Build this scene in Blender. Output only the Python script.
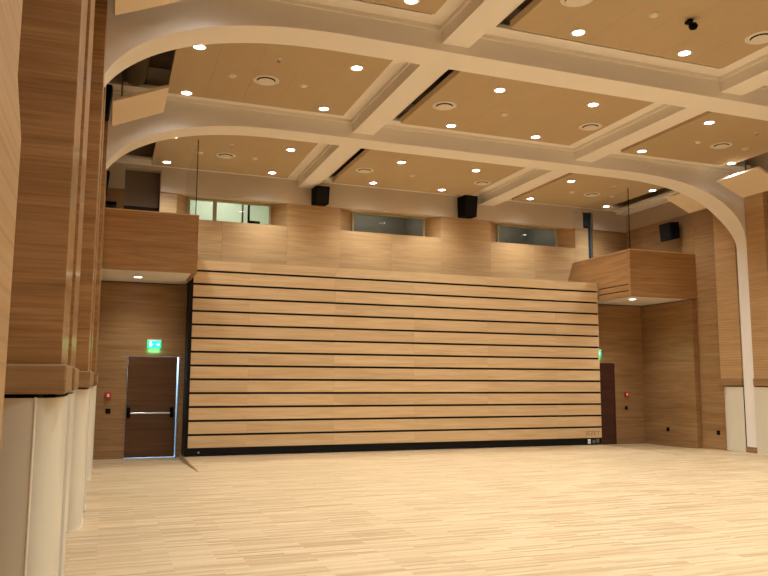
import bpy, math, random
from mathutils import Matrix, Vector
random.seed(7)
S = bpy.context.scene
COL = S.collection
for o in list(bpy.data.objects): bpy.data.objects.remove(o, do_unlink=True)

# ------------------------------------------------------------------ camera
F, YAW, PITCH, ROLL, CAMH = 748.88, 20.2101, 7.0272, 0.2814, 1.6
yw, pt, rl = (math.radians(a) for a in (YAW, PITCH, ROLL))
fwd = Vector((math.sin(yw)*math.cos(pt), math.cos(yw)*math.cos(pt), math.sin(pt)))
r0 = Vector((math.cos(yw), -math.sin(yw), 0)); u0 = r0.cross(fwd)
RX = r0*math.cos(rl) + u0*math.sin(rl); UX = -r0*math.sin(rl) + u0*math.cos(rl)
cd = bpy.data.cameras.new('camera'); cam = bpy.data.objects.new('camera', cd); COL.objects.link(cam)
m = Matrix((RX, UX, -fwd)).transposed().to_4x4(); m.translation = Vector((0, 0, CAMH))
cam.matrix_world = m
cd.sensor_width = 36; cd.lens = F/768*36; cd.clip_start = .05; cd.clip_end = 200
S.camera = cam
# ------------------------------------------------------------------ world, exposure
W = bpy.data.worlds.new('world'); S.world = W; W.use_nodes = True
W.node_tree.nodes['Background'].inputs[0].default_value = (.05, .05, .055, 1)
W.node_tree.nodes['Background'].inputs[1].default_value = .3
S.view_settings.view_transform = 'Standard'; S.view_settings.look = 'None'
S.view_settings.gamma = 1; S.view_settings.use_curve_mapping = False
S.view_settings.exposure = 0.1
LAMP_W = 107.0           # each ceiling downlight
LAMP_COL = (.915, .985, 1)

# ------------------------------------------------------------------ materials
def lin(c):
    return tuple((v/12.92 if v <= .04045 else ((v+.055)/1.055)**2.4) for v in (x/255 for x in c))+(1,)
MATS = {}
def mat(name, col, rough=.5, metal=0, emit=0, spec=.5, noise=0):
    if name in MATS: return MATS[name]
    M = bpy.data.materials.new(name); M.use_nodes = True
    nt = M.node_tree; b = nt.nodes['Principled BSDF']
    c = lin(col)
    b.inputs['Base Color'].default_value = c
    b.inputs['Roughness'].default_value = rough; b.inputs['Metallic'].default_value = metal
    b.inputs['Specular IOR Level'].default_value = spec
    if noise:
        g = nt.nodes.new('ShaderNodeNewGeometry'); n = nt.nodes.new('ShaderNodeTexNoise')
        n.inputs['Scale'].default_value = 2.2; n.inputs['Detail'].default_value = 5
        r = nt.nodes.new('ShaderNodeValToRGB')
        r.color_ramp.elements[0].color = tuple(v*(1-noise) for v in c[:3])+(1,)
        r.color_ramp.elements[1].color = tuple(min(1, v*(1+noise)) for v in c[:3])+(1,)
        nt.links.new(g.outputs['Position'], n.inputs['Vector']); nt.links.new(n.outputs['Fac'], r.inputs['Fac'])
        nt.links.new(r.outputs['Color'], b.inputs['Base Color'])
    if emit:
        b.inputs['Emission Color'].default_value = c; b.inputs['Emission Strength'].default_value = emit
    MATS[name] = M; return M

def wood(name, light, dark, rough=.34, grain=1.0, piece=.16, groove=0, coat=0):
    """oak veneer: long grain running along the wall, a tone of its own per piece; optional fine routed grooves"""
    M = bpy.data.materials.new(name); M.use_nodes = True
    nt = M.node_tree; N = nt.nodes.new; L = nt.links.new; b = nt.nodes['Principled BSDF']
    g = N('ShaderNodeNewGeometry'); oi = N('ShaderNodeObjectInfo')
    off = N('ShaderNodeVectorMath'); off.operation = 'SCALE'; off.inputs[0].default_value = (13.1, 7.7, 5.3)
    L(oi.outputs['Random'], off.inputs['Scale'])
    add = N('ShaderNodeVectorMath'); add.operation = 'ADD'; L(g.outputs['Position'], add.inputs[0]); L(off.outputs[0], add.inputs[1])
    def nz(sc, det, dist=0):
        mp = N('ShaderNodeMapping'); mp.inputs['Scale'].default_value = sc; L(add.outputs[0], mp.inputs['Vector'])
        n = N('ShaderNodeTexNoise'); n.inputs['Scale'].default_value = 1; n.inputs['Detail'].default_value = det
        n.inputs['Distortion'].default_value = dist; L(mp.outputs[0], n.inputs['Vector']); return n.outputs['Fac']
    a = nz((.55, .55, 9), 4, 1.1); c = nz((1.6, 1.6, 60), 3, .2)
    mix = N('ShaderNodeMix'); mix.inputs[0].default_value = .42; L(a, mix.inputs[2]); L(c, mix.inputs[3])
    rp = N('ShaderNodeValToRGB'); e = rp.color_ramp.elements
    e[0].position = .5-.22*grain if grain else .3; e[1].position = .5+.2; e[0].position = .32; e[1].position = .68
    e[0].color = lin(dark); e[1].color = lin(light); L(mix.outputs[0], rp.inputs[0])
    hs = N('ShaderNodeHueSaturation'); L(rp.outputs[0], hs.inputs['Color'])
    mr = N('ShaderNodeMapRange'); mr.inputs[3].default_value = 1-piece; mr.inputs[4].default_value = 1+piece
    L(oi.outputs['Random'], mr.inputs[0]); L(mr.outputs[0], hs.inputs['Value'])
    L(hs.outputs[0], b.inputs['Base Color'])
    b.inputs['Roughness'].default_value = rough
    if coat: b.inputs['Coat Weight'].default_value = coat; b.inputs['Coat Roughness'].default_value = .12
    bp = N('ShaderNodeBump'); bp.inputs['Strength'].default_value = .06; L(c, bp.inputs['Height'])
    if groove:
        w = N('ShaderNodeTexWave'); w.bands_direction = 'Z'; w.inputs['Scale'].default_value = groove; w.inputs['Distortion'].default_value = 0
        L(g.outputs['Position'], w.inputs['Vector'])
        r2 = N('ShaderNodeValToRGB'); r2.color_ramp.elements[0].position = .02; r2.color_ramp.elements[1].position = .25
        L(w.outputs['Fac'], r2.inputs[0])
        mu = N('ShaderNodeMix'); mu.data_type = 'RGBA'; mu.blend_type = 'MULTIPLY'; mu.inputs[0].default_value = .16
        L(hs.outputs[0], mu.inputs[6]); L(r2.outputs[0], mu.inputs[7]); L(mu.outputs[2], b.inputs['Base Color'])
    L(bp.outputs[0], b.inputs['Normal'])
    MATS[name] = M; return M

def floor_mat():
    M = bpy.data.materials.new('strip_parquet'); M.use_nodes = True
    nt = M.node_tree; N = nt.nodes.new; L = nt.links.new; b = nt.nodes['Principled BSDF']
    g = N('ShaderNodeNewGeometry')
    br = N('ShaderNodeTexBrick'); br.offset = .37; br.offset_frequency = 3; br.squash = 1
    br.inputs['Scale'].default_value = 1; br.inputs['Brick Width'].default_value = .62; br.inputs['Row Height'].default_value = .047
    br.inputs['Mortar Size'].default_value = .0012; br.inputs['Mortar Smooth'].default_value = .3; br.inputs['Bias'].default_value = 0
    br.inputs['Color1'].default_value = (0, 0, 0, 1); br.inputs['Color2'].default_value = (1, 1, 1, 1); br.inputs['Mortar'].default_value = (.35, .35, .35, 1)
    L(g.outputs['Position'], br.inputs['Vector'])
    mp = N('ShaderNodeMapping'); mp.inputs['Scale'].default_value = (1.5, 30, 1); L(g.outputs['Position'], mp.inputs['Vector'])
    n = N('ShaderNodeTexNoise'); n.inputs['Scale'].default_value = 1; n.inputs['Detail'].default_value = 4; L(mp.outputs[0], n.inputs['Vector'])
    mx = N('ShaderNodeMix'); mx.inputs[0].default_value = .5
    sep = N('ShaderNodeSeparateColor'); L(br.outputs['Color'], sep.inputs[0]); L(sep.outputs[0], mx.inputs[2]); L(n.outputs['Fac'], mx.inputs[3])
    rp = N('ShaderNodeValToRGB'); e = rp.color_ramp.elements
    e[0].position = .08; e[0].color = lin((154, 122, 82)); e[1].position = .9; e[1].color = lin((212, 184, 144))
    k = e.new(.45); k.color = lin((190, 160, 120))
    L(mx.outputs[0], rp.inputs[0]); L(rp.outputs[0], b.inputs['Base Color'])
    b.inputs['Roughness'].default_value = .42; b.inputs['Specular IOR Level'].default_value = .4
    MATS['floor'] = M; return M

OAK_PALE = wood('oak_pale', (226, 194, 148), (202, 164, 114), .42, piece=.05)
OAK_UPPER = wood('oak_upper', (206, 170, 122), (178, 140, 94), .42, piece=.05)
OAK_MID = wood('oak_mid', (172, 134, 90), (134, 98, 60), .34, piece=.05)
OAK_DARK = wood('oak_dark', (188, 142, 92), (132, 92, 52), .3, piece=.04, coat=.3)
OAK_GROOVE = wood('oak_grooved', (200, 162, 114), (174, 134, 88), .4, piece=.03, groove=5.2)
OAK_MID_LIT = wood('oak_mid_lit', (188, 144, 94), (146, 104, 62), .34, piece=.03)  # same oak as the alcoves, with the balconies' stronger light put into the colour
OAK_DOOR = wood('oak_door', (102, 66, 34), (72, 44, 20), .4, piece=.03)
OAK_SHADE = wood('dark_door_veneer', (84, 44, 30), (58, 28, 20), .45, piece=.03)
FLOOR = floor_mat()
WHITE = mat('white_paint', (240, 231, 219), .75, noise=.03)
BAND = mat('upper_wall_paint', (186, 164, 138), .8, noise=.03)
BULK = mat('bulkhead_paint', (205, 188, 166), .8, noise=.03)
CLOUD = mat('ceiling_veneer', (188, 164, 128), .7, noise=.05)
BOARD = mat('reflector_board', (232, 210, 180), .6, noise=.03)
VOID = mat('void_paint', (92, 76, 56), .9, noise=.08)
DUCT = mat('duct_insulation', (104, 90, 60), .8, noise=.1)
CREAM = mat('cream_lacquer', (222, 212, 188), .38, noise=.02)
CREAM_EDGE = mat('cream_edge', (236, 222, 196), .35)
BLACK = mat('black_steel', (8, 7, 7), .55, spec=.25)
BLACKM = mat('black_matt', (4, 4, 4), .8, spec=.12)
STEEL = mat('brushed_steel', (190, 190, 188), .35, .9)
ALU = mat('grey_aluminium', (120, 124, 126), .4, .7)
RED = mat('red_plastic', (190, 30, 28), .4)
WHITEP = mat('white_plastic', (235, 235, 232), .4)
LENS = mat('lamp_lens', (255, 250, 255), .4, emit=14)
GREEN = mat('exit_green', (0, 190, 110), .4, emit=1.3)
EXITW = mat('exit_pictogram', (190, 255, 235), .4, emit=1.6)
TRIMM = mat('lamp_trim', (225, 215, 200), .5)
LETTER = mat('engraved_letter', (150, 110, 66), .6)
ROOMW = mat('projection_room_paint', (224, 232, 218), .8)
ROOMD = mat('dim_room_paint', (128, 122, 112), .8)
GLAZE = mat('frame_paint', (182, 174, 138), .5)
BLUEDOOR = mat('blue_glass_door', (40, 62, 84), .2)
DARKGREEN = mat('dark_green_case', (16, 34, 30), .6)
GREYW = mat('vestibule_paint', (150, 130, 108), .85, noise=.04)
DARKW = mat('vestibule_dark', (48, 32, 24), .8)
DAYW = mat('bright_vestibule', (215, 230, 240), .8)

def glass(name, tint, refl=1.0):
    M = bpy.data.materials.new(name); M.use_nodes = True; nt = M.node_tree
    for n in list(nt.nodes):
        if n.type != 'OUTPUT_MATERIAL': nt.nodes.remove(n)
    out = [n for n in nt.nodes][0]
    t = nt.nodes.new('ShaderNodeBsdfTransparent'); t.inputs[0].default_value = tint
    g = nt.nodes.new('ShaderNodeBsdfGlossy'); g.inputs['Roughness'].default_value = .02
    lw = nt.nodes.new('ShaderNodeLayerWeight'); lw.inputs['Blend'].default_value = .12
    f = nt.nodes.new('ShaderNodeMath'); f.operation = 'MULTIPLY_ADD'; f.inputs[1].default_value = .25*refl; f.inputs[2].default_value = .035*refl
    nt.links.new(lw.outputs['Facing'], f.inputs[0])
    mx = nt.nodes.new('ShaderNodeMixShader')
    nt.links.new(f.outputs[0], mx.inputs[0]); nt.links.new(t.outputs[0], mx.inputs[1]); nt.links.new(g.outputs[0], mx.inputs[2])
    nt.links.new(mx.outputs[0], out.inputs[0]); return M
GLASS = glass('window_glass', (.9, .92, .88, 1)); GLASST = glass('tinted_glass', (.96, .965, .97, 1), .12)

# ------------------------------------------------------------------ builders
class MB:
    def __init__(s): s.v = []; s.f = []
    def box(s, x0, x1, y0, y1, z0, z1):
        k = len(s.v)
        s.v += [(x, y, z) for z in (z0, z1) for y in (y0, y1) for x in (x0, x1)]
        s.f += [tuple(k+i for i in q) for q in ((0, 2, 3, 1), (4, 5, 7, 6), (0, 1, 5, 4), (2, 6, 7, 3), (0, 4, 6, 2), (1, 3, 7, 5))]
        return s
    def prism(s, pts, axis, a, b):
        """extrude a closed outline: axis 'x' outline (y,z), 'y' outline (x,z), 'z' outline (x,y)"""
        k = len(s.v); n = len(pts)
        put = {'x': lambda p, t: (t, p[0], p[1]), 'y': lambda p, t: (p[0], t, p[1]), 'z': lambda p, t: (p[0], p[1], t)}[axis]
        s.v += [put(p, a) for p in pts] + [put(p, b) for p in pts]
        s.f += [tuple(k+i for i in range(n)), tuple(k+n+i for i in reversed(range(n)))]
        s.f += [(k+i, k+n+i, k+n+(i+1) % n, k+(i+1) % n) for i in range(n)]
        return s
    def cyl(s, c, r, h, axis='z', n=20, r2=None):
        r2 = r if r2 is None else r2
        k = len(s.v); cx, cy, cz = c
        for rr, t in ((r, 0), (r2, h)):
            for i in range(n):
                a = 2*math.pi*i/n; p, q = rr*math.cos(a), rr*math.sin(a)
                s.v.append({'z': (cx+p, cy+q, cz+t), 'x': (cx+t, cy+p, cz+q), 'y': (cx+p, cy+t, cz+q)}[axis])
        s.f += [tuple(k+i for i in reversed(range(n))), tuple(k+n+i for i in range(n))]
        s.f += [(k+i, k+(i+1) % n, k+n+(i+1) % n, k+n+i) for i in range(n)]
        return s
    def lathe(s, c, prof, n=24):
        """profile of (r,z) around a vertical axis"""
        k = len(s.v)
        for r, z in prof:
            for i in range(n):
                a = 2*math.pi*i/n; s.v.append((c[0]+r*math.cos(a), c[1]+r*math.sin(a), c[2]+z))
        for j in range(len(prof)-1):
            for i in range(n):
                s.f.append((k+j*n+i, k+j*n+(i+1) % n, k+(j+1)*n+(i+1) % n, k+(j+1)*n+i))
        return s
    def mesh(s, name):
        me = bpy.data.meshes.new(name); me.from_pydata(s.v, [], s.f)
        import bmesh
        bm = bmesh.new(); bm.from_mesh(me); bmesh.ops.recalc_face_normals(bm, faces=bm.faces); bm.to_mesh(me); bm.free()
        return me
    def build(s, name, material, parent=None, bevel=0, smooth=False):
        me = s.mesh(name); me.materials.append(material)
        o = bpy.data.objects.new(name, me); COL.objects.link(o)
        if parent is not None:
            o.parent = parent; o.matrix_parent_inverse = parent.matrix_basis.inverted()
        if smooth:
            for p in me.polygons: p.use_smooth = True
            me.set_sharp_from_angle(angle=math.radians(40))
        if bevel:
            md = o.modifiers.new('bevel', 'BEVEL'); md.width = bevel; md.segments = 2; md.limit_method = 'ANGLE'
        return o
def B(name, material, x0, x1, y0, y1, z0, z1, parent=None, bevel=0):
    return MB().box(x0, x1, y0, y1, z0, z1).build(name, material, parent, bevel)
def struct(o, label=None):
    o['kind'] = 'structure'
    if label: o['label'] = label
    return o
def empty(name, loc=(0, 0, 0)):
    e = bpy.data.objects.new(name, None); COL.objects.link(e); e.location = loc; e.empty_display_size = .2; return e
def tag(o, label, cat, group=None):
    o['label'] = label; o['category'] = cat
    if group: o['group'] = group
    return o
def copy_tree(o, parent=None):
    c = o.copy(); COL.objects.link(c); c.parent = parent
    for ch in [k for k in bpy.data.objects if k.parent == o]: copy_tree(ch, c)
    return c

# ------------------------------------------------------------------ dimensions (metres)
XC = 6.78
XL, XR = -.32, 13.88            # inner faces of the pilasters
WL, WR = -.75, 14.0             # wall planes
YBACK = 17.0                    # alcove back wall
YU = 17.7                       # upper back wall
YN = [-7.35, -3.15, .95, 5.05, 9.15, 13.25]     # near faces of the arches
TH = .53                        # arch thickness
ZA, ZL, ZP, ZTOP, ZW = 6.2, 6.31, 6.40, 7.05, 5.93
YS, ZS = -7.6, 0
BX0, BX1, BY = 1.62, 11.94, 16.3
RAMP_Y, RAMP_D = 13.62, .07

# ------------------------------------------------------------------ floor, ramps
fl = struct(B('floor', FLOOR, BX0-.02, BX1+.02, YS, 18.6, -.4, 0))
B('floor_section', FLOOR, WL-.1, BX0-.02, YS, RAMP_Y, -.4, 0, fl)
B('floor_section', FLOOR, BX1+.02, WR+.2, YS, RAMP_Y, -.4, 0, fl)
for x0, x1 in ((WL-.1, BX0-.05), (BX1+.05, WR+.2)):
    MB().prism([(RAMP_Y, 0), (16.0, -RAMP_D), (YBACK+.05, -RAMP_D), (YBACK+.05, -.4), (RAMP_Y, -.4)], 'x', x0, x1).build('ramp', FLOOR, fl)
B('ramp_edge', OAK_MID, BX0-.05, BX0-.02, RAMP_Y, YBACK, -.4, .002, fl)
B('ramp_edge', OAK_MID, BX1+.02, BX1+.05, RAMP_Y, YBACK, -.4, .002, fl)

# ------------------------------------------------------------------ ceiling slab, beams, arches
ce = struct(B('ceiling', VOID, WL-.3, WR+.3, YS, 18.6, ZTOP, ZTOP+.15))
def arch(yn):
    a, b, zc, n = 3.3, 1.5, 4.7, 2.4
    xl, xr = XL+.04, XR+.02
    cl, cr = xl+a, xr-a
    out = []
    for i in range(33):
        t = math.pi/2*i/32; c, s_ = math.cos(t)**(2/n), math.sin(t)**(2/n)
        out.append((cl-a*c, zc+b*s_))
    right = [(cr+(cl-x), z) for x, z in reversed(out)]
    pts = [(WL, zc)] + out + right + [(WR+.1, zc), (WR+.1, ZTOP), (WL, ZTOP)]
    # outline is concave: strips between the curve and the slab instead of one n-gon
    mb = MB(); curve = out+right
    top = [(x, ZTOP) for x, z in curve]
    k = len(mb.v)
    def th(z):
        t = min(1, max(0, (z-zc)/.95)); return .30+(TH-.30)*t*t*(3-2*t)
    mb.v += [(x, yn, z) for x, z in curve] + [(x, yn, z) for x, z in top]
    mb.v += [(x, yn+th(z), z) for x, z in curve] + [(x, yn+TH, z) for x, z in top]
    n_ = len(curve); sh = 2*n_
    for i in range(n_-1):
        mb.f.append((i, i+1, n_+i+1, n_+i)); mb.f.append((sh+i, sh+n_+i, sh+n_+i+1, sh+i+1))
        mb.f.append((i, sh+i, sh+i+1, i+1)); mb.f.append((n_+i, n_+i+1, sh+n_+i+1, sh+n_+i))
    mb.f += [(0, n_, sh+n_, sh), (n_-1, sh+n_-1, sh+2*n_-1, 2*n_-1)]
    o = struct(mb.build('arch', WHITE, None, 0, True), 'white arched ceiling frame with rounded haunches')
    B('haunch_wall', WHITE, WL-.05, xl, yn, yn+.30, zc, ZTOP, o); B('haunch_wall', WHITE, xr, WR+.12, yn, yn+.30, zc, ZTOP, o)
    B('column', WHITE, WL-.05, xl-.12, yn, yn+.30, .13, zc+.001, o); B('column', WHITE, xr, WR+.12, yn, yn+.30, .13, zc+.001, o)
    B('column_base', OAK_MID, WL-.05, xl-.108, yn-.012, yn+.312, 0, .13, o); B('column_base', OAK_MID, xr-.012, WR+.12, yn-.012, yn+.312, 0, .13, o)
    return o
for y in YN[1:]: arch(y)
bays = [(YN[i]+TH, YN[i+1]) for i in range(1, 5)] + [(YN[5]+TH, YU-.04)]
AX, BXX = (4.22, 4.64), (9.22, 9.67)
for y0, y1 in bays:
    for xa, xb in (AX, BXX):
        o = struct(B('ceiling_beam', WHITE, xa, xb, y0, y1, ZL, ZTOP))
# cornices round each coffer
coffers = [(-.28, AX[0]), (AX[1], BXX[0]), (BXX[1], 13.86)]
for bi, (y0, y1) in enumerate(bays):
    for ci, (x0, x1) in enumerate(coffers):
        mb = MB(); z0, z1, p = 6.49, 6.55, .035
        mb.box(x0, x1, y1-p, y1, z0, z1); mb.box(x0, x1, y0, y0+p, z0, z1)
        if ci > 0: mb.box(x0, x0+p, y0+p, y1-p, z0, z1)
        if ci < 2: mb.box(x1-p, x1, y0+p, y1-p, z0, z1)
        mb.build('cornice', WHITE, ce)
        mb = MB(); z0, z1, p = 6.55, 6.61, .28
        mb.box(x0, x1, y1-p, y1, z0, z1); mb.box(x0, x1, y0, y0+p, z0, z1)
        if ci > 0: mb.box(x0, x0+p, y0+p, y1-p, z0, z1)
        if ci < 2: mb.box(x1-p, x1, y0+p, y1-p, z0, z1)
        mb.build('cornice_step', WHITE, ce)
B('cornice', WHITE, 13.66, WR, 13.8, YU-.05, 6.40, 6.47, ce); B('cornice', WHITE, 13.56, WR, 13.8, YU-.05, 6.47, 6.53, ce)
# floating ceiling panels, each of boards side by side
clouds = [(.74, 3.85), (4.98, 8.70), (9.98, 12.84)]
cl_mesh = {}
for bi, (y0, y1) in enumerate(bays):
    ya, yb = (y0+.35, y1-.58) if bi < 4 else (y0+.35, y1-.42)
    for ci, (x0, x1) in enumerate(clouds):
        nb = (5, 6, 5)[ci]; w = (x1-x0)/nb
        for k in range(nb):
            key = (bi, ci)
            if key not in cl_mesh:
                cl_mesh[key] = MB().box(.0012, w-.0012, ya, yb, ZP, ZP+.11).mesh('ceiling_board'); cl_mesh[key].materials.append(CLOUD)
            o = bpy.data.objects.new('ceiling_board', cl_mesh[key]); COL.objects.link(o)
            o.location.x = x0+k*w; o.parent = ce
# ducts in the side voids
for x in (.22, 13.25):
    for y0, y1 in bays[:4]: MB().cyl((x, y0+.02, 6.78), .21, y1-y0-.04, 'y', 18).build('duct', DUCT, ce, 0, True)
# bulkhead over the back wall
struct(B('trim_1', BULK, WL-.1, .20, YU-.04, YU+.16, 5.90, ZTOP))
struct(B('trim_2', BULK, .98, 12.52, YU-.04, YU+.16, 5.90, ZTOP))
struct(B('trim_3', BULK, 12.86, WR+.2, YU-.04, YU+.16, 5.90, ZTOP))
struct(B('trim_4', BULK, .20, .98, YU-.04, YU+.16, 6.40, ZTOP)); struct(B('trim_5', BULK, 12.52, 12.86, YU-.04, YU+.16, 6.40, ZTOP))

# ------------------------------------------------------------------ side walls and pilasters
def side_wall(name, x0, x1, s):
    w = struct(empty(name, (x0, YS, 0)))
    inner = x1 if s < 0 else x0
    B('painted_band', BAND, x0, x1, YS, 18.5, ZW, ZTOP, w)
    edges = [YS]
    for y in YN[1:]: edges += [y-.3, y+.6]
    edges += [15.02, 17.0, 18.5]
    zs = [.1, .78, 2.14, 3.66, 4.86, ZW]
    for i in range(len(edges)-1):
        for j in range(len(zs)-1):
            B('wood_panel', OAK_MID, x0, x1, edges[i]+.002, edges[i+1]-.002, zs[j]+.0015, zs[j+1]-.0015, w)
    B('backing', BLACKM, x0+(.02 if s > 0 else -.05), x1+(.05 if s > 0 else -.02), YS, 18.5, -.4, ZW, w)
    B('baseboard', OAK_MID, x0-(.012 if s > 0 else 0), x1+(.012 if s < 0 else 0), YS, 17.0, -RAMP_D, .1, w)
    return w
wl = side_wall('wall_left', WL-.06, WL, -1)
wr = side_wall('wall_right', WR, WR+.06, 1)

LEDGE0, LEDGE1 = 1.51, 1.685
XLS = {-3.15: -.28, .95: -.236, 5.05: -.252, 9.15: -.185, 13.25: -.165}
LEFTY = {5.05: ((4.85, 5.62), (6.12, 7.0)), 9.15: ((8.75, 9.5), (10.0, 10.8)), 13.25: ((13.0, 13.75), (14.3, 14.94))}
def pilaster(side, ya, yb, outer, wall, special=False, XL=XL):
    """box pilaster ya..yb; outer = +1 if the end away from the column is at yb, else -1"""
    X = XL if side < 0 else XR; back = WL if side < 0 else WR
    x0, x1 = (back, X) if side < 0 else (X, back)
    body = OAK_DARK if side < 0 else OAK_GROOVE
    if special:
        MB().prism([(ya, 0), (yb, 0), (yb, 2.22), (yb-.15, 2.33), (yb-.15, ZW), (ya, ZW)], 'x', x0, x1).build('pilaster', OAK_GROOVE, wall)
        return
    else:
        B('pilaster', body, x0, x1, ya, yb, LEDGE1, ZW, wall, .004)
    p = .035
    lx0, lx1 = (x0, x1+p) if side < 0 else (x0-p, x1)
    e0, e1 = (ya, yb+p) if outer > 0 else (ya-p, yb)
    B('pilaster_ledge', OAK_MID, lx0, lx1, e0, e1, LEDGE0, LEDGE1, wall, .012)
    # shadow-gap core below
    B('core', BLACKM, x0+(.0 if side < 0 else .14), x1-(.14 if side < 0 else 0), ya+.04, yb-.04, 0, LEDGE0, wall)
def cover(side, ya, yb, outer, label, XL=XL):
    """curved cream cover: bowed sheet that wraps the outer corner of the pilaster foot"""
    s = 1 if side < 0 else -1
    X = XL if side < 0 else XR
    yo, yi = (yb, ya) if outer > 0 else (ya, yb)
    d = 1 if outer > 0 else -1
    pts = []
    # start on the wall side of the outer face, sweep round to the inner face near the column
    corner = (X-s*.13, yo+d*.01)
    for t in [i/6 for i in range(7)]:
        pts.append((X-s*.36+s*(.36-.13)*t, yo-d*(.05*(1-t)**2)+d*.01))
    nseg = 8
    for i in range(1, nseg+1):
        t = i/nseg; a = t*math.pi/2
        pts.append((X-s*.13+s*.145*math.sin(a), yo+d*.01-d*.33*(1-math.cos(a))))
    pts.append((X+s*.015, yi))
    th = .022
    e = empty('cover_panel', (X-s*.2, (ya+yb)/2, 0))
    mb = MB()
    inner = [(x-s*th, y-d*th*.6) for x, y in pts]
    n = len(pts)
    for z in (.015, 1.487):
        mb.v += [(x, y, z) for x, y in pts] + [(x, y, z) for x, y in inner]
    sh = 2*n
    for i in range(n-1):
        mb.f += [(i, i+1, sh+i+1, sh+i), (n+i, sh+n+i, sh+n+i+1, n+i+1), (i, n+i, n+i+1, i+1), (sh+i, sh+i+1, sh+n+i+1, sh+n+i)]
    mb.f += [(0, sh, sh+n, n), (n-1, 2*n-1, sh+2*n-1, sh+n-1)]
    mb.build('curved_sheet', CREAM, e, 0, True)
    cx, cy = corner
    MB().cyl((cx+s*.004, cy+d*.002, .012), .008, 1.479, 'z', 10).build('corner_bead', CREAM_EDGE, e)
    mb = MB(); k = 0
    mb.v += [(x+s*.004, y+d*.002, z) for z in (.0, .02) for x, y in pts] ; mb.v += [(x-s*.02, y-d*.01, z) for z in (.0, .02) for x, y in pts]
    for i in range(n-1):
        mb.f += [(i, i+1, n+i+1, n+i), (2*n+i, 3*n+i, 3*n+i+1, 2*n+i+1), (n+i, n+i+1, 3*n+i+1, 3*n+i)]
    mb.build('foot_rail', CREAM_EDGE, e)
    tag(e, label, 'cover panel', 'cream covers under the pilasters')
def covlab(side, yn, far):
    where = 'balcony' if yn > 12 else 'mid-hall' if yn > 8 else 'rear-hall'
    return 'bowed cream cover panel under the %s pilaster, %s wall, %s side of column' % (where, 'panic-bar-door' if side < 0 else 'dark-door', 'seating' if far else 'hall')
for i, yn in enumerate(YN[2:]):
    for side, wall in ((-1, wl), (1, wr)):
        near = (yn-.55, yn-.015); far = (yn+.33, yn+.97)
        if side < 0 and yn in LEFTY: near, far = LEFTY[yn]
        if yn == .95 and side < 0: far = (yn+.33, 2.1)
        pilaster(side, near[0], near[1], -1, wall, XL=XLS[yn])
        pilaster(side, far[0], far[1], 1, wall, special=(yn == .95 and side < 0), XL=XLS[yn])
        if yn > 4:
            if not (side > 0 and yn < 13): cover(side, near[0], near[1], -1, covlab(side, yn, 0), XLS[yn])
            if not (side > 0 and yn < 13): cover(side, far[0], far[1], 1, covlab(side, yn, 1), XLS[yn])

# ------------------------------------------------------------------ wall behind the camera
wb = struct(B('wall_front', OAK_MID, WL-.1, WR+.1, YS-.2, YS, 0, ZTOP))

# ------------------------------------------------------------------ back wall: alcoves, upper wall
bw = struct(empty('wall_back', (XC, YBACK, 0)))
def panels(x0, x1, zs, y, th, m_, parent, holes=()):
    for j in range(len(zs)-1):
        B('wood_panel', m_, x0, x1, y, y+th, zs[j]+.0015, zs[j+1]-.0015, parent)
# left alcove: door opening X .42..1.50, Z -.07..2.09
DL0, DL1, DZ = .42, 1.50, 2.085
panels(WL, DL0, [-RAMP_D, .10, .78, DZ+.0], YBACK, .06, OAK_MID, bw)
panels(DL1, BX0+.1, [-RAMP_D, .78, DZ], YBACK, .06, OAK_MID, bw)
panels(WL, BX0+.1, [DZ, 3.67], YBACK, .06, OAK_MID, bw)
for z0, z1 in ((-RAMP_D, .10), (.10, .78), (.78, 2.14), (2.14, 3.66)): B('lining_panel', OAK_MID, 13.87, WR-.001, 15.06, YBACK-.001, z0+.0015, z1-.0015, bw)
# right alcove: dark door X 12.15..12.92
DR0, DR1 = 12.06, 12.93
panels(BX1-.1, DR0, [-RAMP_D, .78, DZ], YBACK, .06, OAK_MID, bw)
panels(DR1, WR, [-RAMP_D, .10, .78, DZ], YBACK, .06, OAK_MID, bw)
panels(BX1-.1, WR, [DZ, 3.67], YBACK, .06, OAK_MID, bw)
B('rear_core', BLACKM, BX0+.1, BX1-.1, YBACK+.3, YBACK+.36, 0, 4.1, bw)
# upper wall: piers, aprons under the windows (each a panel)
wins = [(1.36, 1.65, 3.66, 3.99), (5.33, 5.77, 7.82, 8.11), (9.57, 10.0, 11.94, 12.27)]   # front-left, glass-left, glass-right, front-right
ZSILL, YG = 5.33, 18.1
seams = [.98, 2.43, 3.99, 5.33, 6.72, 8.11, 9.57, 10.95, 12.71]
for i in range(len(seams)-1):
    B('wood_panel', OAK_UPPER, seams[i]+.0015, seams[i+1]-.0015, YU, YU+.2, 3.9, ZSILL, bw)
piers = [(.98, wins[0][0], None, wins[0][1]), (wins[0][3], wins[1][0], wins[0][2], wins[1][1]), (wins[1][3], wins[2][0], wins[1][2], wins[2][1]), (wins[2][3], 12.71, wins[2][2], None)]
for a, b, ga, gb in piers:
    pts = [(a, YU), (b, YU), (gb if gb else b, YG+.05), (ga if ga else a, YG+.05)]
    MB().prism(pts, 'z', ZSILL+.001, ZW).build('pier', OAK_UPPER, bw)
for a, ga, gb, b in wins:
    B('sill', OAK_UPPER, ga-.05, gb+.05, YU+.2, YG+.1, ZSILL-.06, ZSILL-.005, bw)
    MB().prism([(a-.05, YU+.16), (b+.05, YU+.16), (gb+.1, YG+.1), (ga-.1, YG+.1)], 'z', ZW+.002, ZW+.06).build('window_head', OAK_UPPER, bw)
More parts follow.
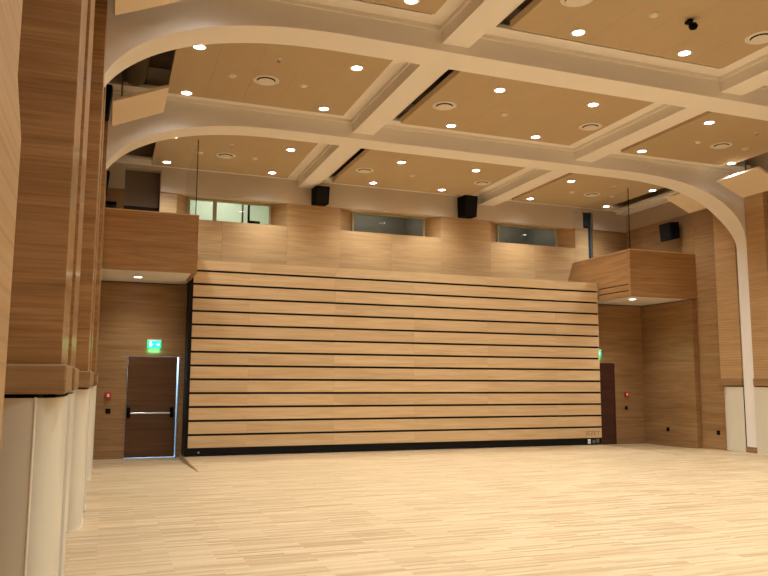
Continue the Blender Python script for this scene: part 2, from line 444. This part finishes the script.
for i, (a, ga, gb, b) in enumerate(wins):
    w = struct(empty('window_%d' % (i+1), ((ga+gb)/2, YG, ZSILL)))
    t = .05
    B('frame', GLAZE, ga, gb, YG-.02, YG+.04, ZW-t, ZW, w); B('frame', GLAZE, ga, gb, YG-.02, YG+.04, ZSILL-.005, ZSILL+.04, w)
    B('frame', GLAZE, ga, ga+t, YG-.02, YG+.04, ZSILL+.04, ZW-t, w); B('frame', GLAZE, gb-t, gb, YG-.02, YG+.04, ZSILL+.04, ZW-t, w)
    if i == 0: 
        B('mullion', GLAZE, 2.24, 2.33, YG-.02, YG+.04, ZSILL+.04, ZW-t, w)
        B('pane', GLASS, ga+t, 2.24, YG, YG+.012, ZSILL+.04, ZW-t, w); B('pane', GLASS, 2.33, gb-t, YG, YG+.012, ZSILL+.04, ZW-t, w)
    else:
        B('pane', GLASS, ga+t, gb-t, YG, YG+.012, ZSILL+.04, ZW-t, w)
    # projection room behind
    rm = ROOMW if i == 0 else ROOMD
    r = struct(empty('projection_room', ((ga+gb)/2, 19.2, 4.2)), 'small room behind the window high in the back wall')
    x0, x1 = ga-.35, gb+.35
    B('room_wall', rm, x0, x1, 20.3, 20.4, 4.2, 7.0, r); B('room_wall', rm, x0-.06, x0, YG+.15, 20.4, 4.2, 7.0, r); B('room_wall', rm, x1, x1+.06, YG+.15, 20.4, 4.2, 7.0, r)
    B('room_ceiling', rm, x0, x1, YG+.15, 20.3, 6.95, 7.0, r); B('room_floor', rm, x0, x1, YG+.15, 20.3, 4.15, 4.2, r)
    L = bpy.data.lights.new('room_lamp', 'AREA'); L.energy = 30 if i == 0 else 20; L.size = .8; L.color = (1, .99, .9)
    lo = bpy.data.objects.new('room_lamp', L); COL.objects.link(lo); lo.location = ((ga+gb)/2, 19.2, 6.9); lo.parent = r; lo.matrix_parent_inverse = r.matrix_basis.inverted()
# things standing in the lit projection room
e = empty('equipment_stand', (3.1, 18.6, 4.2))
B('pole', ALU, 3.02, 3.06, 18.58, 18.62, 4.2, 6.9, e); B('pole', BLACKM, 3.17, 3.22, 18.58, 18.62, 4.2, 6.9, e)
B('shelf', BLACKM, 2.85, 3.5, 18.4, 18.75, 5.40, 5.44, e); B('device', BLACKM, 3.2, 3.46, 18.45, 18.7, 5.44, 5.56, e, .02)
tag(e, 'dark equipment shelf on two poles behind the brightly lit window', 'equipment stand')

# vestibule openings beside the upper wall (behind both balconies)
for x0, x1, side in ((.20, .98, -1), (12.45, 12.90, 1)):
    v = struct(empty('vestibule', ((x0+x1)/2, 18.2, 3.9)), 'dark opening behind a balcony beside the upper wall')
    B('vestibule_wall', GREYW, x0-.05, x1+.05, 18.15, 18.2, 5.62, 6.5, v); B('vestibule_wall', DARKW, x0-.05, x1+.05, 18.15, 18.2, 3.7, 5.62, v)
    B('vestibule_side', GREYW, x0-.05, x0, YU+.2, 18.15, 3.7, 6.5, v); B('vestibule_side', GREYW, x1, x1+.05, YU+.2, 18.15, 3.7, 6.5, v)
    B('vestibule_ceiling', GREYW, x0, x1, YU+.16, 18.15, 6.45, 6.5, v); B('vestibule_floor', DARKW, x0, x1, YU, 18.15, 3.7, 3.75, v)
d3 = struct(empty('door_3', (12.85, YU+.1, 3.9)))
B('door_leaf', BLUEDOOR, 12.53, 12.80, YU+.06, YU+.1, ZW+.07, 6.38, d3); B('door_leaf', BLUEDOOR, 12.715, 12.80, YU+.06, YU+.1, 3.9, ZW+.07, d3); B('door_stile', ALU, 12.80, 12.855, YU+.03, YU+.12, 3.9, 6.38, d3)
for x0, x1 in ((WL, .20), (12.86, WR)):
    zz = [3.75, 4.86, ZW]
    panels(x0, x1, zz, YU, .2, OAK_MID, bw)

# ------------------------------------------------------------------ balconies
def balcony(x0, x1, side):
    b = struct(empty('balcony', ((x0+x1)/2, 15, 3.68)), 'oak faced side balcony above the corner alcove')
    zb, zt, y0 = 3.68, 4.85, 15.0
    B('soffit', WHITE, x0+.02, x1-.02, y0+.03, YBACK, zb+.012, zb+.05, b)
    B('balcony_floor', GREYW, x0+.03, x1-.03, y0+.05, YU, 3.74, 3.86, b)
    B('front_panel', OAK_MID_LIT, x0, x1, y0, y0+.09, zb, zt-.02, b)
    B('coping', OAK_PALE, x0-.012, x1+.012, y0-.012, y0+.10, zt-.02, zt, b)
    xs = (x1-.09, x1) if side < 0 else (x0, x0+.09)
    zz = [zb, zb+.145, zb+.30, zt-.02]
    for j in range(3):
        g = .011
        ztop = zz[j+1]-(g if j < 2 else 0)
        if j < 2: B('side_panel', OAK_MID_LIT, xs[0], xs[1], y0+.09, BY-.01, zz[j]+g*(j > 0), ztop, b)
        else: MB().prism([(y0+.09, zz[j]+g), (BY-.01, zz[j]+g), (BY-.01, 4.18), (YU-.02, 4.18), (YU-.02, 4.35), (YU-.28, ztop), (y0+.09, ztop)], 'x', xs[0], xs[1]).build('side_panel', OAK_MID_LIT, b)
    B('coping', OAK_PALE, xs[0]-.012, xs[1]+.012, y0+.10, YU-.28, zt-.02, zt, b)
    B('groove_backing', BLACKM, xs[0]+.02, xs[1]-.012, y0+.1, BY-.02, zb+.02, zb+.4, b)
balcony(WL, BX0-.03, -1); balcony(BX1+.03, WR, 1)
def screen(x, xg, label):
    e = empty('glass_screen', (x, 15.05, 4.85))
    B('edge_post', BLACKM, x-.008, x+.008, 15.036, 15.05, 4.85, ZP, e)
    B('pane', GLASST, xg-.006, xg+.006, 15.05, YU-.3, 4.85, ZP-.06, e)
    tag(e, label, 'glass screen')
screen(1.53, 1.53, 'tall clear glass screen with thin black edge above the balcony near the lit exit sign')
screen(12.02, 12.02, 'tall clear glass screen with thin black edge above the balcony with the routed side')

# ------------------------------------------------------------------ doors
d1 = struct(empty('door_1', (DL0, YBACK, -RAMP_D)))
leaf = B('door_leaf', OAK_DOOR, DL0+.012, DL1-.05, YBACK+.0, YBACK+.05, -RAMP_D+.022, DZ-.008, d1)
B('jamb', ALU, DL1-.014, DL1, YBACK-.004, YBACK+.14, -RAMP_D, DZ, d1); B('jamb', ALU, DL0, DL0+.01, YBACK+.01, YBACK+.14, -RAMP_D, DZ, d1)
B('jamb', ALU, DL0+.01, DL1-.014, YBACK+.01, YBACK+.14, DZ-.006, DZ, d1)
MB().cyl((DL0+.1, YBACK-.085, .88), .018, DL1-DL0-.24, 'x', 14).build('panic_bar', STEEL, leaf)
B('bar_bracket', BLACKM, DL0+.03, DL0+.10, YBACK-.11, YBACK, .79, 1.0, leaf, .01); B('bar_bracket', BLACKM, DL1-.17, DL1-.10, YBACK-.11, YBACK, .79, 1.0, leaf, .01)
# daylit lobby behind the door: seen only through the gaps of the leaf
v = struct(empty('lobby', (1, 17.5, -RAMP_D)), 'daylit lobby glimpsed through the door gap')
B('lobby_wall', DAYW, DL0-.1, DL1+.1, 17.64, 17.68, -.1, 2.3, v); B('lobby_wall', DAYW, DL0-.12, DL0-.08, 17.15, 17.66, -.1, 2.3, v); B('lobby_wall', DAYW, DL1+.08, DL1+.12, 17.15, 17.66, -.1, 2.3, v)
B('lobby_ceiling', DAYW, DL0-.1, DL1+.1, 17.07, 17.66, 2.28, 2.32, v); B('lobby_floor', DAYW, DL0-.1, DL1+.1, 17.06, 17.66, -.13, -.09, v)
L = bpy.data.lights.new('lobby_daylight', 'AREA'); L.energy = 26; L.shape = 'RECTANGLE'; L.size = .8; L.size_y = .3; L.color = (.62, .85, 1)
lo = bpy.data.objects.new('lobby_daylight', L); COL.objects.link(lo); lo.location = (1.0, 17.4, 2.2); lo.parent = v; lo.matrix_parent_inverse = v.matrix_basis.inverted()
d2 = struct(empty('door_2', (DR0, YBACK, -RAMP_D)))
B('door_leaf', OAK_SHADE, DR0+.01, DR1-.01, YBACK+.02, YBACK+.06, -RAMP_D+.005, DZ-.01, d2)
B('jamb', OAK_SHADE, DR1-.01, DR1, YBACK+.005, YBACK+.08, -RAMP_D, DZ, d2); B('jamb', OAK_SHADE, DR0, DR0+.01, YBACK+.005, YBACK+.08, -RAMP_D, DZ, d2)

# ------------------------------------------------------------------ retractable seating
st = empty('telescopic_seating', (XC, BY, 0))
B('frame', BLACK, BX0-.015, BX1-.005, BY+.035, BY+.74, .02, 4.11, st)
B('plinth', BLACK, BX0, BX1-.005, BY+.012, BY+.05, .015, .175, st)
B('frame_edge', BLACK, BX0-.03, BX0+.035, BY+.02, BY+.5, .0, 3.66, st)
pitch, gap = .2895, .046
cols = [BX0+.045, 2.872, 4.82, 6.76, 8.70, 10.64, BX1]
for j in range(14):
    z0 = .175+j*pitch+(gap if j else .0); z1 = .175+(j+1)*pitch if j < 13 else 4.145
    z0 = .178+j*pitch; z1 = z0+pitch-gap
    if j == 13: z1 = 4.15
    for k in range(6):
        B('front_board', OAK_PALE, cols[k]+.0012, cols[k+1]-.0012, BY-.004, BY+.04, z0, z1, st)
B('top_deck', OAK_PALE, BX0+.045, BX1, BY+.04, BY+.74, 4.11, 4.148, st)
MB().cyl((BX0+.27, BY+.006, .08), .02, .01, 'y', 14).build('bolt', STEEL, st)
# roller gear at the right foot
for z in (.035, .095): B('roller_bracket', WHITEP, 11.52, 11.60, BY-.01, BY+.012, z, z+.052, st, .006)
MB().cyl((11.70, BY-.006, .085), .045, .02, 'y', 18).build('roller', ALU, st, 0, True)
B('motor_plate', ALU, 11.77, 11.86, BY-.002, BY+.012, .05, .15, st)
cu = bpy.data.curves.new('lettering', 'FONT'); cu.body = 'JEZET'; cu.size = .155; cu.extrude = .0015; cu.align_x = 'RIGHT'; cu.space_character = 1.12
to = bpy.data.objects.new('tmp', cu); COL.objects.link(to)
me = bpy.data.meshes.new_from_object(to.evaluated_get(bpy.context.evaluated_depsgraph_get())); bpy.data.objects.remove(to)
me.materials.append(LETTER); lt = bpy.data.objects.new('lettering', me); COL.objects.link(lt)
lt.parent = st; lt.location = (BX1-.06-XC, -.0045, .238); lt.rotation_euler = (math.pi/2, 0, 0)
tag(st, 'closed retractable seating wall faced with pale oak boards and black gaps', 'bleacher')

# ------------------------------------------------------------------ wall fittings
def exit_sign(x, label, w=.29):
    e = empty('exit_sign', (x, YBACK, 2.27))
    B('housing', WHITEP, x-w/2, x+w/2, YBACK-.05, YBACK, 2.42, 2.455, e)
    sp = B('sign_plate', GREEN, x-w/2, x+w/2, YBACK-.03, YBACK-.022, 2.275, 2.42, e)
    # running figure and arrow
    mb = MB(); mb.box(x-.10, x-.055, YBACK-.034, YBACK-.03, 2.30, 2.395); mb.box(x-.055, x-.03, YBACK-.034, YBACK-.03, 2.33, 2.36); mb.cyl((x-.07, YBACK-.034, 2.402), .012, .004, 'y', 10)
    mb.build('pictogram', EXITW, sp)
    MB().prism([(x+.05, 2.335), (x+.085, 2.335), (x+.085, 2.315), (x+.12, 2.348), (x+.085, 2.38), (x+.085, 2.36), (x+.05, 2.36)], 'y', YBACK-.034, YBACK-.03).build('arrow', EXITW, sp)
    L = bpy.data.lights.new('glow', 'AREA'); L.energy = 1.2; L.size = .25; L.color = (.1, 1, .6)
    lo = bpy.data.objects.new('glow', L); COL.objects.link(lo); lo.location = (x, YBACK-.04, 2.3); lo.rotation_euler = (math.pi/2, 0, 0); lo.parent = e; lo.matrix_parent_inverse = e.matrix_basis.inverted()
    tag(e, label, 'exit sign')
exit_sign(.95, 'lit green exit sign with white pictogram above the panic bar door')
exit_sign(12.345, 'lit green exit sign above the dark door, mostly hidden by the seating wall')
def call_point(x, label):
    e = empty('fire_call_point', (x, YBACK, 1.19))
    bd = B('body', RED, x-.06, x+.06, YBACK-.05, YBACK, 1.19, 1.32, e, .008); B('glass_tile', WHITEP, x-.022, x+.022, YBACK-.054, YBACK-.049, 1.225, 1.285, bd)
    tag(e, label, 'fire alarm')
call_point(.065, 'red fire alarm call point on the wall left of the panic bar door' if 0 else 'red fire alarm call point on the wall beside the panic bar door')
call_point(13.28, 'red fire alarm call point on the wall beside the dark door')
def plate(name, x, z, label, s=.045):
    e = empty(name, (x, YBACK, z-s)); B('plate', BLACKM, x-s, x+s, YBACK-.014, YBACK, z-s, z+s, e, .005); B('rocker', BLACK, x-s*.5, x+s*.5, YBACK-.02, YBACK-.013, z-s*.6, z+s*.6, e, .003)
    tag(e, label, 'switch')
plate('wall_switch', .075, .93, 'square black switch plate below the fire alarm beside the panic bar door', .05)
plate('wall_switch', 13.27, .89, 'small black switch plate below the fire alarm beside the dark door', .045)
for y, z, lb in ((16.1, .37, 'small black socket low on the wall inside the corner alcove by the dark door'), (14.50, .38, 'small black socket low on the wood wall next to the cream cover panel')):
    WS = 13.87 if y > 15 else WR
    e = empty('wall_socket', (WS, y, z-.05)); B('plate', BLACKM, WS-.014, WS, y-.05, y+.05, z-.05, z+.05, e, .005)
    MB().cyl((WS-.02, y, z), .03, .008, 'x', 16).build('socket_face', BLACK, e); tag(e, lb, 'socket')

# ------------------------------------------------------------------ loudspeakers
def wall_speaker(x, y, z, s, label, ext=.0):
    e = empty('wall_speaker', (x, y, z))
    # cabinet tapers downwards and leans towards the hall
    w, h, d = .20, .30, .30; c = x+s*(.30+ext)
    mb = MB(); pts = [(c-s*.17, z-.18), (c+s*.13, z-.24), (c+s*.17, z+.21), (c-s*.15, z+.25)]
    mb = mb.prism(pts, 'y', y-.2, y+.2); cab = mb.build('cabinet', BLACKM, e, .015)
    MB().prism([(c+s*.131, z-.22), (c+s*.139, z-.22), (c+s*.176, z+.19), (c+s*.168, z+.19)], 'y', y-.17, y+.17).build('grille', BLACK, cab)
    B('bracket', BLACKM, min(x, x+s*(.2+ext)), max(x, x+s*(.2+ext)), y-.04, y+.04, z-.05, z+.05, e)
    tag(e, label, 'loudspeaker')
wall_speaker(WR, 15.55, 5.50, -1, 'black loudspeaker on the wood wall above the balcony with the routed side')
wall_speaker(WL, 15.70, 5.50, 1, 'black loudspeaker on the wall above the balcony beside the exit sign', .16)
wall_speaker(WL, 11.7, 5.76, 1, 'black loudspeaker on the wood wall between the two arches', .17)
def hung_speaker(x0, x1, z0, z1, label):
    e = empty('hung_speaker', ((x0+x1)/2, YU-.04, z0))
    cab = MB().prism([(17.22, z0), (YU-.12, z0+.02), (YU-.10, z1), (17.14, z1-.02)], 'x', x0, x1).build('cabinet', BLACKM, e, .012)
    MB().prism([(17.212, z0+.02), (17.222, z0+.02), (17.148, z1-.04), (17.138, z1-.04)], 'x', x0+.03, x1-.03).build('grille', BLACK, cab)
    B('bracket', BLACKM, (x0+x1)/2-.05, (x0+x1)/2+.05, YU-.14, YU-.04, (z0+z1)/2, (z0+z1)/2+.1, e)
    tag(e, label, 'loudspeaker')
hung_speaker(4.55, 4.90, 5.85, 6.29, 'black box loudspeaker under the ceiling beam next to the bright window')
hung_speaker(8.54, 8.92, 5.86, 6.42, 'black box loudspeaker on the bulkhead between the two dark windows')
# dark equipment behind the left parapet
e = empty('equipment_case', (-.2, 16.9, 3.86))
B('case_body', DARKGREEN, -.55, .02, 16.7, 17.2, 3.86, 5.30, e, .03); B('case_lid', BLACKM, -.57, .04, 16.68, 17.22, 5.30, 5.36, e, .01); B('handle', ALU, -.3, -.1, 16.66, 16.68, 4.9, 4.94, e)
tag(e, 'dark green equipment case standing on the balcony beside the black loudspeaker', 'equipment case')

# ------------------------------------------------------------------ acoustic reflector boards
def reflector(side, y0, y1, label):
    xi, zi, xo, zo = (.72, 6.15, -.10, 5.80) if side < 0 else (12.79, 6.11, 13.53, 5.80)
    s = -1 if side < 0 else 1
    e = empty('reflector_board', (xi, (y0+y1)/2, zi))
    nx, nz = -(zo-zi), (xo-xi); l = math.hypot(nx, nz); nx, nz = nx/l, nz/l
    if nz < 0: nx, nz = -nx, -nz
    t = .05
    MB().prism([(xi, zi), (xo, zo), (xo+nx*t, zo+nz*t), (xi+nx*t, zi+nz*t)], 'y', y0, y1).build('board', BOARD, e, .004)
    a, b = .05, .09
    def P(u, h): return (xi+(xo-xi)*u+nx*h, zi+(zo-zi)*u+nz*h)
    for yy in (y0+.25, y1-.25):
        c = P(.82, t); B('hanger', ALU, c[0]-.012, c[0]+.012, yy-.012, yy+.012, c[1]-.01, ZTOP, e)
    tag(e, label, 'reflector board', 'tilted reflector boards beside the ceiling panels')
for i in (3, 4, 5):
    for side in (-1, 1):
        reflector(side, YN[i]-1.48, YN[i]-.30, 'tilted tan reflector board %s, along the %s wall' % ({3: 'far in front of the arches', 4: 'just in front of both white arches', 5: 'between the two white arches'}[i], 'panic-bar-door' if side < 0 else 'dark-door'))
for side in (-1, 1): reflector(side, YN[5]+TH+.03, YN[5]+TH+.85, 'tilted tan reflector board above the balcony over the %s' % ('panic bar door' if side < 0 else 'dark door'))

# ------------------------------------------------------------------ ceiling lights and fittings
DOORSIDE = {0: 'panic-bar-door side', 1: 'between the long beams', 2: 'dark-door side'}
def bayname(y):
    return 'over the seating wall' if y > 13.5 else 'between the two white arches' if y > 9.4 else 'before the white arches'
def downlight(x, y, z, label, group, power, first=[None]):
    if first[0] is None:
        e = empty('downlight', (0, 0, 0))
        MB().lathe((0, 0, 0), [(.078, -.001), (.108, -.001), (.110, -.008), (.10, -.013), (.083, -.011), (.078, -.001)], 28).build('trim_ring', TRIMM, e, 0, True)
        MB().lathe((0, 0, 0), [(0, -.010), (.06, -.0095), (.081, -.006)], 28).build('lens', LENS, e, 0, True)
        first[0] = e
        o = e
    else: o = copy_tree(first[0])
    o.location = (x, y, z); tag(o, label, 'downlight', group)
    return o
lamp_data = bpy.data.lights.new('downlight_lamp', 'SPOT'); lamp_data.energy = LAMP_W; lamp_data.color = LAMP_COL
lamp_data.spot_size = math.radians(112); lamp_data.spot_blend = 1.0; lamp_data.shadow_soft_size = .09
spill_data = bpy.data.lights.new('downlight_spill', 'SPOT'); spill_data.energy = LAMP_W*.3; spill_data.color = LAMP_COL   # faint wide skirt of the same lamp
spill_data.spot_size = math.radians(148); spill_data.spot_blend = 1.0; spill_data.shadow_soft_size = .09
soff_data = bpy.data.lights.new('soffit_lamp', 'SPOT'); soff_data.energy = 2.5; soff_data.color = LAMP_COL
soff_data.spot_size = math.radians(130); soff_data.spot_blend = .9; soff_data.shadow_soft_size = .08
LXS = [1.0, 3.42, 5.92, 7.76, 10.33, 12.45]
rows = []
for i, (y0, y1) in enumerate(bays):
    mid = (y0+y1)/2 if i < 4 else 15.91
    rows += [mid-.94, mid+.94]
for y in rows:
    for x in LXS:
        xx = 12.76 if (x == 12.45) else x
        if xx == 12.76: xx = 12.74
        ci = 0 if xx < 4.4 else 1 if xx < 9.4 else 2
        row = 'rear' if rows.index(y) % 2 else 'front'
        near = {1.0: 'by the wall', 3.42: 'by the beam', 5.92: 'toward panic-bar door', 7.76: 'toward dark door', 10.33: 'by the beam'}.get(xx, 'by the wall')
        lb = 'glowing downlight %s, %s, %s row, %s' % (bayname(y), DOORSIDE[ci], row, near)
        if y < 5: lb = 'glowing downlight further back in the hall, away from the seating wall'
        o = downlight(xx+(.05 if xx == 1.0 else 0), y+(.14 if xx == 1.0 and y < 13.5 else .03), ZP, lb, 'ceiling downlights', LAMP_W)
        for dat in (lamp_data, spill_data):
            l = bpy.data.objects.new('lamp', dat); COL.objects.link(l); l.parent = o; l.location = (0, 0, -.03)
for x, y, lb in ((.525, 16.1, 'small round downlight in the balcony soffit above the panic bar door'), (12.53, 15.66, 'small round downlight in the balcony soffit near the dark door')):
    o = downlight(x, y, 3.692, lb, None, 0); o['group'] = 'soffit downlights'
    l = bpy.data.objects.new('lamp', soff_data); COL.objects.link(l); l.parent = o; l.location = (0, 0, -.03)
def vent(x, y, first=[None]):
    if first[0] is None:
        e = empty('air_diffuser')
        MB().lathe((0, 0, 0), [(.20, 0), (.215, -.006), (.19, -.02), (.15, -.012), (.15, 0)], 28).build('rim', TRIMM, e, 0, True)
        MB().lathe((0, 0, 0), [(0, -.04), (.11, -.04), (.138, -.03), (.12, -.02), (0, -.02)], 24).build('centre_disc', TRIMM, e, 0, True)
        MB().lathe((0, 0, 0), [(.0, -.003), (.15, -.003)], 24).build('dark_slot', BLACKM, e)
        first[0] = e; o = e
    else: o = copy_tree(first[0])
    o.location = (x, y, ZP); tag(o, 'round air diffuser %s, %s%s' % (bayname(y), DOORSIDE[0 if x < 4.4 else 1 if x < 9.4 else 2], {5.36: ', toward panic-bar door', 8.40: ', toward dark door'}.get(x, '')), 'air diffuser', 'ceiling air diffusers')
def detector(x, y, first=[None]):
    if first[0] is None:
        e = empty('smoke_detector')
        MB().lathe((0, 0, 0), [(.062, 0), (.062, -.012), (.05, -.026), (0, -.03)], 24).build('dome', TRIMM, e, 0, True)
        MB().lathe((0, 0, 0), [(.07, 0), (.07, -.006), (.062, -.006)], 24).build('base_ring', TRIMM, e, 0, True)
        first[0] = e; o = e
    else: o = copy_tree(first[0])
    o.location = (x, y, ZP); tag(o, 'small pale detector %s, %s%s' % (bayname(y), DOORSIDE[0 if x < 4.4 else 1 if x < 9.4 else 2], {1.66: ', by the wall', 2.82: ', by the beam', 10.96: ', by the beam', 12.19: ', by the wall'}.get(x, '')), 'detector', 'ceiling detectors')
def sprinkler(x, y, first=[None]):
    if first[0] is None:
        e = empty('sprinkler')
        MB().lathe((0, 0, 0), [(.045, 0), (.045, -.008), (.012, -.012), (.012, -.05), (.0, -.05)], 16).build('stem', TRIMM, e, 0, True)
        MB().lathe((0, 0, 0), [(0, -.05), (.03, -.052), (.03, -.056), (0, -.056)], 16).build('deflector', ALU, e)
        first[0] = e; o = e
    else: o = copy_tree(first[0])
    o.location = (x, y, ZP); tag(o, 'tiny sprinkler head %s, %s' % (bayname(y), DOORSIDE[0 if x < 4.4 else 2]), 'sprinkler', 'ceiling sprinklers')
for y in (7.55, 11.53, 15.9):
    for x in (2.2, 5.36, 8.40, 11.57): vent(x, y)
    for x in (1.66, 2.82, 6.55, 10.96, 12.19): detector(x, y)
for x, y in ((2.22, 10.66), (2.2, 15.1), (11.6, 15.04), (11.6, 10.66)): sprinkler(x, y)
e = empty('ceiling_camera', (7.10, 7.50, ZP))
MB().lathe((7.10, 7.50, ZP), [(.042, 0), (.042, -.016), (.016, -.02), (.016, -.07), (0, -.07)], 18).build('mount', BLACKM, e, 0, True)
MB().lathe((7.12, 7.47, ZP-.10), [(0, .045), (.045, .036), (.062, 0), (.045, -.036), (0, -.047)], 20).build('camera_head', BLACKM, e, 0, True)
MB().cyl((7.0, 7.47, ZP-.07), .026, .10, 'x', 14).build('lens_barrel', BLACK, e)
tag(e, 'black swivel camera hanging from the tan ceiling panel', 'camera')
